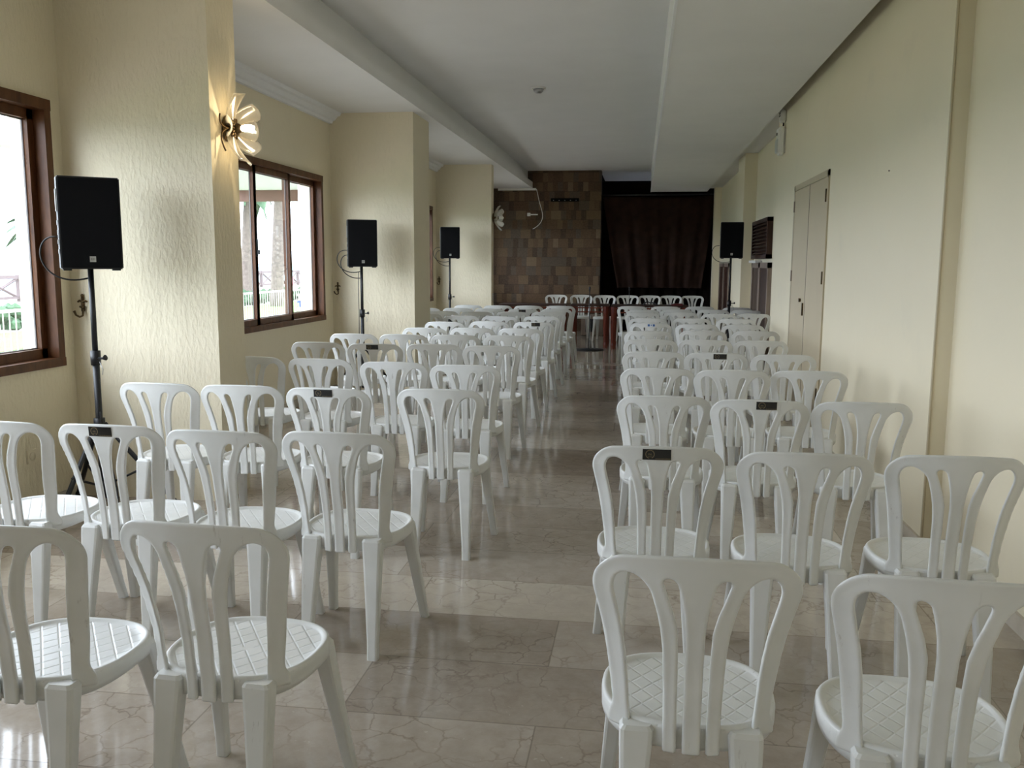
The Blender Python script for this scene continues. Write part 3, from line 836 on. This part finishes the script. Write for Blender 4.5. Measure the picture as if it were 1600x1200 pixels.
def cable(name, pts, label, group='loose speaker cables', r=0.0045):
    o = tube(name, bez(pts, 26), r, M_RUBBER, None, 6); tag(o, label, 'cable', group); return o
def loc2w(x, y, z, yaw, l):
    a = math.radians(yaw); return (x + l[0] * math.cos(a) - l[1] * math.sin(a), y + l[0] * math.sin(a) + l[1] * math.cos(a), z + l[2])
for i, ((x, y), yaw, z, a0, wd) in enumerate(SP):
    P = loc2w(x, y, z, yaw, (-0.158, -0.06, 0.17))
    Q = (x - 0.017, y, z - 0.05)
    d = 0.13 if i == 3 else 0.14
    cable('speaker_cable', [P, (P[0] - d, P[1], P[2] + 0.02), (P[0] - d * 1.2, P[1], z - 0.02), (P[0] - 0.02, P[1] + 0.02, z - 0.09), Q], 'black cable looping left of the loudspeaker %s' % wd)
    if i in (1, 2):
        P2 = loc2w(x, y, z, yaw, (-0.158, -0.06, 0.12))
        cable('speaker_cable', [P2, (P2[0] - 0.09, P2[1], P2[2]), (P2[0] - 0.12, P2[1], z - 0.06), (P2[0] + 0.02, P2[1] + 0.02, z - 0.13), (x - 0.017, y, z - 0.12)], 'inner black cable loop under the loudspeaker %s' % wd)
cable('speaker_cable', [(-2.965, 4.475, 0.60), (-2.95, 4.46, 0.30), (-2.80, 4.40, 0.20), (-2.75, 4.35, 0.01), (-2.9, 4.25, 0.008)], 'black cable hanging down the nearest tripod stand to the floor')
cable('speaker_cable', [(-2.95, 9.06, 1.34), (-2.965, 9.05, 1.1), (-2.93, 9.05, 0.9), (-2.97, 9.05, 0.6), (-2.95, 9.05, 0.3)], 'thin black cable running down the second left speaker stand', r=0.0035)
cable('speaker_cable', [(-2.60, 4.55, 0.006), (-2.3, 4.62, 0.006), (-2.1, 4.40, 0.006), (-1.9, 4.75, 0.006)], 'black cable lying on the floor behind the near left chairs')

# ------------------------------------------------------------------ wall sconces
def sconce(loc, lit, label, yaw=0):
    t = thing('wall_sconce', label, 'wall lamp', loc, yaw, 'glass petal wall sconces')
    # local +x points into the room
    bm = bmesh.new()
    bmesh.ops.create_uvsphere(bm, u_segments=16, v_segments=10, radius=0.05, matrix=Matrix.Translation((0.012, 0, 0)) @ Matrix.Diagonal((0.35, 1, 1.5, 1)))
    obj('backplate', bm, M_BRONZE, t, smooth=True)
    # flower knot at the middle
    bm = bmesh.new(); rnd = random.Random(5)
    for k in range(22):
        a = 2 * PI * k / 11 + (0.28 if k > 10 else 0); rr = 0.028 if k > 10 else 0.045
        c = Vector((0.075 - rr * 0.3, math.cos(a) * rr, math.sin(a) * rr))
        bmesh.ops.create_uvsphere(bm, u_segments=8, v_segments=6, radius=0.017, matrix=Matrix.Translation(c) @ Matrix.Rotation(a, 4, 'X') @ Matrix.Diagonal((0.6, 1.3, 0.6, 1)))
    bmesh.ops.create_uvsphere(bm, u_segments=12, v_segments=8, radius=0.03, matrix=Matrix.Translation((0.08, 0, 0)))
    add_tube(bm, [(0.01, 0, 0), (0.08, 0, 0)], 0.012, 8)
    obj('rosette', bm, M_BRONZE, t, smooth=True)
    tube('arm', bez([(0.07, 0, 0), (0.03, -0.09, -0.02), (0.015, -0.115, 0.02), (0.03, -0.115, 0.07)], 12), 0.005, M_BRONZE, t, 8)
    tube('arm', bez([(0.07, 0, 0), (0.03, -0.09, 0.0), (0.01, -0.12, -0.04), (0.05, -0.10, -0.14)], 12), 0.005, M_BRONZE, t, 8)
    # curved glass petals: direction in the wall plane, reach
    for ang, ln, wd, out in ((98, 0.165, 0.070, 0.05), (45, 0.12, 0.062, 0.085), (-98, 0.175, 0.065, 0.075), (-45, 0.12, 0.060, 0.085), (180, 0.095, 0.062, 0.02), (0, 0.09, 0.062, 0.07)):
        a = math.radians(ang); d = Vector((0, math.cos(a), math.sin(a))); s = Vector((0, -math.sin(a), math.cos(a)))
        bm = bmesh.new(); g = []
        for i in range(11):
            q = i / 10; row = []
            wv = wd * (0.35 + 0.75 * q ** 0.8) * (1.0 if q < 0.9 else 0.95)
            for j in range(9):
                u = (j / 8 - 0.5) * 2
                curl = out * (q ** 2.2) + 0.03 * q * (1 - u * u)
                p = d * (0.03 + ln * q) + s * (u * wv) + Vector((0.06 + curl - 0.035 * u * u * (1 - q), 0, 0))
                row.append(bm.verts.new(p))
            g.append(row)
        for i in range(10):
            for j in range(8): bm.faces.new((g[i][j], g[i][j + 1], g[i + 1][j + 1], g[i + 1][j]))
        pt = obj('glass_petal', bm, M_PETAL, t, smooth=True)
        md = pt.modifiers.new('thickness', 'SOLIDIFY'); md.thickness = 0.003
    bm = bmesh.new(); add_tube(bm, [(0.08, 0, 0), (0.105, 0, 0)], 0.014, 12)
    obj('bulb_holder', bm, M_WHITEP, t, smooth=True)
    bm = bmesh.new(); add_tube(bm, [(0.10, 0, 0), (0.11, 0, 0), (0.125, 0, 0), (0.165, 0, 0), (0.180, 0, 0), (0.185, 0, 0)], [0.012, 0.016, 0.020, 0.020, 0.015, 0.006], 14)
    obj('bulb', bm, M_BULB if lit else M_WHITEP, t, smooth=True)
    if lit:
        ld = bpy.data.lights.new('bulb_light', 'POINT'); ld.energy = 4.5; ld.color = (1, 0.80, 0.50); ld.shadow_soft_size = 0.02
        lo = bpy.data.objects.new('bulb_light', ld); COL.objects.link(lo); lo.parent = t; lo.location = (0.10, 0.0, 0.0)
        lo.location = (0.205, 0, 0)
sconce((PILX, 5.06, 2.21), True, 'lit wall sconce with glass petals and bronze rosette on the nearest pillar')
sconce((PILX, 14.62, 2.18), False, 'unlit wall sconce with glass petals on the farthest left pillar')

# ------------------------------------------------------------------ small wall things
def hook(x, y, z, label):
    bm = bmesh.new()
    add_tube(bm, [(0, -0.008, 0.062), (0, -0.010, -0.030)], [0.008, 0.010], 8)
    add_tube(bm, [(-0.030, -0.010, 0.026), (-0.018, -0.012, 0.034), (0, -0.012, 0.026), (0.018, -0.012, 0.034), (0.030, -0.010, 0.026)], 0.006, 8)
    add_tube(bm, [(-0.018, -0.012, -0.002), (0, -0.014, -0.008), (0.018, -0.012, -0.002)], 0.006, 8)
    add_tube(bm, [(0.006, -0.012, -0.01), (0.010, -0.03, -0.055), (0.0, -0.045, -0.062), (-0.016, -0.055, -0.05), (-0.026, -0.058, -0.025)], [0.007, 0.006, 0.006, 0.006, 0.008], 8)
    bmesh.ops.create_uvsphere(bm, u_segments=10, v_segments=8, radius=0.010, matrix=Matrix.Translation((0, -0.010, 0.064)))
    o = obj('wall_hook', bm, M_BRONZE, None, smooth=True, loc=(x, y, z)); tag(o, label, 'hook', 'bronze wall hooks')
hook(-3.300, 4.88, 1.165, 'ornate bronze coat hook left of the nearest speaker stand')
hook(-3.32, 9.46, 1.145, 'ornate bronze coat hook on the second pillar')
hook(-3.33, 14.5, 1.14, 'tiny bronze coat hook on the farthest left pillar')

# emergency light high on the corner of the right wall
t = thing('emergency_light', 'white emergency wall light with a bracket near the end of the right wall', 'emergency light', (XR, 9.62, 2.68))
box('housing', (-0.075, -0.09, -0.13), (0, 0.09, 0.15), M_WHITEP, t, 0.02)
box('lens', (-0.085, -0.07, -0.11), (-0.07, 0.07, 0.03), M_GREYP, t, 0.01)
tube('indicator', [(-0.07, 0, 0.08), (-0.083, 0, 0.08)], 0.014, M_BLACK, t)
t = thing('alarm_sounder', 'small white device with dark louvres above the emergency light', 'alarm', (XR, 9.6, 2.93))
box('body', (-0.06, -0.05, -0.06), (0, 0.05, 0.07), M_WHITEP, t, 0.012)
boxes('slot', [((-0.064, -0.035, z), (-0.055, 0.035, z + 0.012)) for z in (0.0, 0.025)], M_BLACK, t)
tube('conduit', [(-0.02, 0, -0.06), (-0.02, 0.01, -0.09)], 0.008, M_BLACK, t)

bm = bmesh.new()
add_tube(bm, [(0, 0, 0), (0, 0, -0.018)], [0.085, 0.085], 24)
t = thing('smoke_detector', 'small round smoke detector on the main ceiling', 'smoke detector', (-1.19, 10.2, ZM))
obj('base', bm, M_WHITEP, t, smooth=False)
bm = bmesh.new(); add_tube(bm, [(0, 0, -0.018), (0, 0, -0.045), (0, 0, -0.058), (0, 0, -0.062)], [0.062, 0.05, 0.035, 0.01], 24)
obj('sensor_head', bm, M_METALG, t, smooth=True)

t = thing('wall_outlet', 'cream wall socket under the nearest left window', 'socket', (XL, 4.44, 0.34))
box('plate', (0, -0.04, -0.04), (0.008, 0.04, 0.04), M_WALL, t, 0.003)
tube('socket_ring', [(0.008, 0, 0), (0.011, 0, 0)], 0.024, M_WALL, t, 16)
t = thing('light_switch', 'small white switch on the edge of the farthest left pillar', 'switch', (PILX, 14.61, 0.88))
box('plate', (0, -0.04, -0.06), (0.012, 0.04, 0.06), M_WHITEP, t, 0.003)
box('rocker', (0.012, -0.02, -0.03), (0.016, 0.02, 0.03), M_WHITEP, t)
o = tube('wall_screw', [(XR, 5.55, 1.98), (XR - 0.006, 5.55, 1.98)], 0.004, M_MIDWOOD); tag(o, 'tiny screw in the bare right wall beside the vertical step', 'screw')

# on the mosaic wall: junction box with a white bar, hanging wire, dark rail
t = thing('junction_box', 'white junction box with a short bar on the wood mosaic wall', 'junction box', (-2.41, YF, 2.475))
box('box_body', (-0.035, -0.03, -0.035), (0.035, 0, 0.035), M_WHITEP, t, 0.004)
box('bar', (0.04, -0.02, -0.012), (0.19, 0, 0.012), M_WHITEP, t)
o = tube('hanging_wire', bez([(-2.25, 19.07, 3.01), (-2.18, 19.07, 2.8), (-2.22, 19.07, 2.62), (-2.02, 19.07, 2.5), (-2.06, 19.07, 2.3), (-2.32, 19.08, 2.17)], 30), 0.007, M_WHITEP, None, 6)
tag(o, 'thin pale wire hanging down the wood mosaic wall', 'wire')
t = thing('coat_rail', 'dark coat rail with small metal pegs on the wood mosaic wall', 'coat rail', (-1.64, YF, 2.78))
box('rail', (-0.30, -0.03, -0.035), (0.30, 0, 0.035), M_STAGE, t, 0.004)
for k in range(5):
    tube('peg', [(-0.24 + 0.12 * k, -0.03, -0.012), (-0.24 + 0.12 * k, -0.055, -0.012)], 0.010, M_METALG, t, 8)

# ------------------------------------------------------------------ tables and the things on them
def table(x0, x1, y0, y1, label):
    t = thing('wooden_table', label, 'table', ((x0 + x1) / 2, (y0 + y1) / 2, 0), 0, 'red-brown wooden tables')
    a, d = (x1 - x0) / 2, (y1 - y0) / 2
    box('tabletop', (-a, -d, 0.715), (a, d, 0.74), M_DKWOOD, t, 0.004)
    rails = [((-a + 0.03, -d + 0.03, 0.68), (a - 0.03, -d + 0.05, 0.70)), ((-a + 0.03, -d + 0.03, 0.61), (a - 0.03, -d + 0.05, 0.63))]
    n = max(3, int(2 * a / 0.09))
    for k in range(n + 1):
        x = -a + 0.05 + (2 * a - 0.1) * k / n
        rails.append(((x - 0.008, -d + 0.033, 0.62), (x + 0.008, -d + 0.047, 0.69)))
    boxes('apron', rails, M_REDWOOD, t)
    box('side_rail', (-a + 0.03, -d + 0.03, 0.61), (-a + 0.05, d - 0.03, 0.70), M_REDWOOD, t)
    box('side_rail', (a - 0.05, -d + 0.03, 0.61), (a - 0.03, d - 0.03, 0.70), M_REDWOOD, t)
    for sx in (-1, 1):
        for sy in (-1, 1):
            bm = bmesh.new()
            cx, cy = sx * (a - 0.045), sy * (d - 0.045)
            add_tube(bm, [(cx, cy, 0), (cx, cy, 0.06), (cx, cy, 0.10), (cx, cy, 0.55), (cx, cy, 0.60), (cx, cy, 0.715)], [0.036, 0.042, 0.036, 0.046, 0.050, 0.050], 8)
            obj('leg', bm, M_REDWOOD, t)
table(-2.42, -1.28, 15.0, 15.62, 'leftmost red-brown table behind the left block of chairs')
table(-1.19, -0.53, 15.1, 15.70, 'narrow middle red-brown table at the end of the aisle')
table(-0.49, 0.80, 15.0, 15.62, 'rightmost red-brown table behind the right block of chairs')
# floor-standing microphone with a flat round base
t = thing('microphone_stand', 'thin black microphone stand with a flat round base in front of the tables', 'microphone stand', (-0.84, 14.82, 0))
tube('base', [(0, 0, 0), (0, 0, 0.012), (0, 0, 0.02)], [0.25, 0.25, 0.04], M_BLACK, t, 28)
tube('pole', [(0, 0, 0.02), (0, 0, 0.98)], 0.008, M_BLACK, t, 8)
tube('microphone', [(0, 0, 0.97), (0, 0, 1.04), (0, 0, 1.06)], [0.010, 0.016, 0.008], M_BLACK, t, 10)
def tmic(x, y, label, h=0.22):
    t = thing('table_microphone', label, 'microphone', (x, y, 0.74), 0, 'microphones on the tables')
    tube('base', [(0, 0, 0), (0, 0, 0.015)], 0.05, M_BLACK, t, 18)
    tube('gooseneck', bez([(0, 0, 0.015), (0, 0, h * .6), (0.0, -0.01, h)], 8), 0.005, M_BLACK, t, 6)
    tube('microphone_head', [(0, -0.01, h - 0.01), (0.0, -0.03, h + 0.04)], 0.012, M_BLACK, t, 10)
tmic(-0.19, 15.3, 'black gooseneck microphone at the left of the rightmost table', 0.26)
o = tube('coiled_cable', bez([(0.05, 15.15, 0.75), (0.12, 15.1, 0.86), (0.2, 15.2, 0.78), (0.1, 15.3, 0.74), (0.18, 15.2, 0.84), (0.3, 15.12, 0.745)], 30), 0.010, M_BLACK, None, 6)
tag(o, 'black tangled cable heap on the rightmost table', 'cable')
t = thing('folded_cloth', 'red folded cloth lying at the right end of the rightmost table', 'cloth', (0.62, 15.25, 0.74))
boxes('fold', [((-0.10, -0.07, 0), (0.10, 0.07, 0.012)), ((-0.095, -0.065, 0.012), (0.095, 0.06, 0.024)), ((-0.07, -0.05, 0.024), (0.09, 0.05, 0.034))], M_GLASSB, t, 0.005)
# pale monitor box behind the middle table
t = thing('stage_box', 'grey box on the floor behind the middle table', 'box', (-0.95, 17.9, 0))
box('case', (-0.22, -0.16, 0.01), (0.22, 0.16, 0.42), M_MIDWOOD, t, 0.01)
box('front_panel', (-0.13, -0.168, 0.08), (0.06, -0.158, 0.34), M_BLACK, t)

# ------------------------------------------------------------------ outside, seen through the windows
sbox('terrace_ground', (-8.5, -20, -0.22), (XLO, 60, -0.10), M_PAVE)
g = box('lawn_strip', (-9.8, -20, -0.2), (-8.5, 80, -0.08), M_GRASS); st(g)
sbox('garden_path', (-10.6, -20, -0.2), (-9.8, 80, -0.09), M_PAVE)
g = box('lawn_strip', (-13.4, -20, -0.2), (-10.6, 80, -0.08), M_GRASS); st(g)
sbox('promenade_ground', (-30, -40, -0.22), (-13.4, 120, -0.11), M_SAND)
sbox('sea', (-3000, -1500, -3.0), (-30, 4000, -2.6), M_SEA)
# hedge along the lawn: a clipped body with a leafy surface
bm = bmesh.new(); rnd = random.Random(4)
for k in range(700):
    y = rnd.uniform(2, 60); x = -14.3 + rnd.uniform(-0.45, 0.45); z = rnd.uniform(-0.05, 0.32)
    bmesh.ops.create_icosphere(bm, subdivisions=1, radius=rnd.uniform(0.12, 0.2), matrix=Matrix.Translation((x, y, z)))
o = obj('hedge', bm, M_HEDGE); tag(o, 'low dark green hedge along the lawn outside the windows', 'hedge')
# wooden cross-braced fence along the sea front
def fence():
    t = thing('wooden_fence', 'weathered wooden fence with crossed braces along the seafront', 'fence', (-23.6, 45, -0.1))
    bm = bmesh.new()
    for k in range(-20, 20):
        add_box(bm, (-0.08, k * 2 - 0.09, 0), (0.08, k * 2 + 0.09, 1.02))
    obj('posts', bm, M_FENCEW, t)
    t.children[0]['kind'] = 'stuff'
    boxes('rails', [((-0.06, -40, 0.86), (0.06, 40, 1.0)), ((-0.05, -40, 0.10), (0.05, 40, 0.20))], M_FENCEW, t)
    bm = bmesh.new()
    for k in range(-20, 20):
        add_tube(bm, [(0, k * 2 + 0.1, 0.15), (0, k * 2 + 1.9, 0.88)], 0.06, 5); add_tube(bm, [(0, k * 2 + 0.1, 0.88), (0, k * 2 + 1.9, 0.15)], 0.06, 5)
    o = obj('braces', bm, M_FENCEW, t); o['kind'] = 'stuff'
fence()
# white vertical-bar railing nearer the building
t = thing('metal_railing', 'pale metal railing of thin vertical bars between terrace and lawn', 'railing', (-8.2, 13, -0.1))
box('top_rail', (-0.02, -9, 0.86), (0.02, 9, 0.90), M_WMETAL, t); box('bottom_rail', (-0.02, -9, 0.06), (0.02, 9, 0.09), M_WMETAL, t)
bm = bmesh.new()
for k in range(150): add_tube(bm, [(0, -8.94 + 0.12 * k, 0.07), (0, -8.94 + 0.12 * k, 0.88)], 0.008, 5)
o = obj('bars', bm, M_WMETAL, t); o['kind'] = 'stuff'
def palm(x, y, h, label, seed, lean=0.3):
    t = thing('palm_tree', label, 'palm tree', (x, y, -0.11), 0, 'palm trees on the seafront')
    rnd = random.Random(seed)
    pts = bez([(0, 0, 0), (lean * .3, 0.1, h * .5), (lean, 0, h)], 12)
    tube('trunk', pts, [0.24 - 0.006 * i for i in range(13)], M_TRUNK, t, 10)
    top = pts[-1]
    bm = bmesh.new()
    for k in range(30):
        a = rnd.uniform(0, 6.283); el = rnd.uniform(-0.5, 1.1); L = rnd.uniform(1.5, 2.3)
        d = Vector((math.cos(a), math.sin(a), 0)); s = Vector((-math.sin(a), math.cos(a), 0))
        prev = None
        for i in range(9):
            q = i / 8
            p = top + d * (L * q) + Vector((0, 0, el * L * q * 0.6 - 1.3 * q * q))
            wd = 0.34 * math.sin(PI * min(q + 0.12, 1)) + 0.03
            dr = Vector((0, 0, -0.45 * wd))
            cur = [bm.verts.new(p - s * wd + dr), bm.verts.new(p), bm.verts.new(p + s * wd + dr)]
            if prev:
                bm.faces.new((prev[0], prev[1], cur[1], cur[0])); bm.faces.new((prev[1], prev[2], cur[2], cur[1]))
            prev = cur
    obj('fronds', bm, M_LEAF, t)
palm(-12.6, 29.5, 5.0, 'palm tree with its trunk framed by the second window', 1)
palm(-12.4, 36.5, 5.4, 'palm tree just behind the first one in the second window', 2, -0.3)
palm(-15.6, 33.5, 4.8, 'palm tree at the left edge of the second window', 3)
palm(-27.5, 37.0, 3.6, 'palm crown beyond the fence in the nearest window', 8, 0.8)
t = thing('beach_flag', 'pink cloth tied on the seafront fence outside', 'flag', (-23.4, 32.6, 0.3))
bm = bmesh.new(); add_box(bm, (-0.03, -0.5, -0.3), (0.03, 0.5, 0.35), 0.02); obj('cloth', bm, M_PINK, t)
t = thing('beach_flag', 'pink cloth on the fence seen through the second window', 'flag', (-23.4, 57.0, 0.0))
bm = bmesh.new(); add_box(bm, (-0.03, -0.7, -0.3), (0.03, 0.7, 0.45), 0.02); obj('cloth', bm, M_PINK, t)
# stacked outdoor loungers on the terrace
for k in range(5):
    o = boxes('terrace_lounger', [((-0.9, -0.33, 0.0), (0.9, 0.33, 0.05)), ((-0.85, -0.33, -0.1), (-0.8, -0.28, 0)), ((0.8, -0.33, -0.1), (0.85, -0.28, 0)), ((-0.85, 0.28, -0.1), (-0.8, 0.33, 0)), ((0.8, 0.28, -0.1), (0.85, 0.33, 0))], M_BLUEP if k % 2 else M_WMETAL)
    o.location = (-7.2, 20.5, 0.0 + 0.16 * k)
    tag(o, '%s sun lounger outside, %s in the stack by the porch' % ('blue' if k % 2 else 'white', ['lowest', 'second', 'third', 'fourth', 'topmost'][k]), 'lounger', 'stacked sun loungers outside')
# porch roof over the terrace
st(boxes('porch_roof', [((-9.0, 10.9, 3.02), (-5.0, 19.2, 3.15))], M_PORCH))
t = thing('porch_beam', 'brown beam at the far edge of the porch roof outside the second window', 'beam', (-6.3, 19.1, 2.78))
box('beam', (-2.7, -0.1, 0), (1.3, 0.1, 0.24), M_PORCHB, t)
sbox('pillar', (-4.05, 10.2, -0.1), (XLO, 10.6, 3.02), M_PORCH)
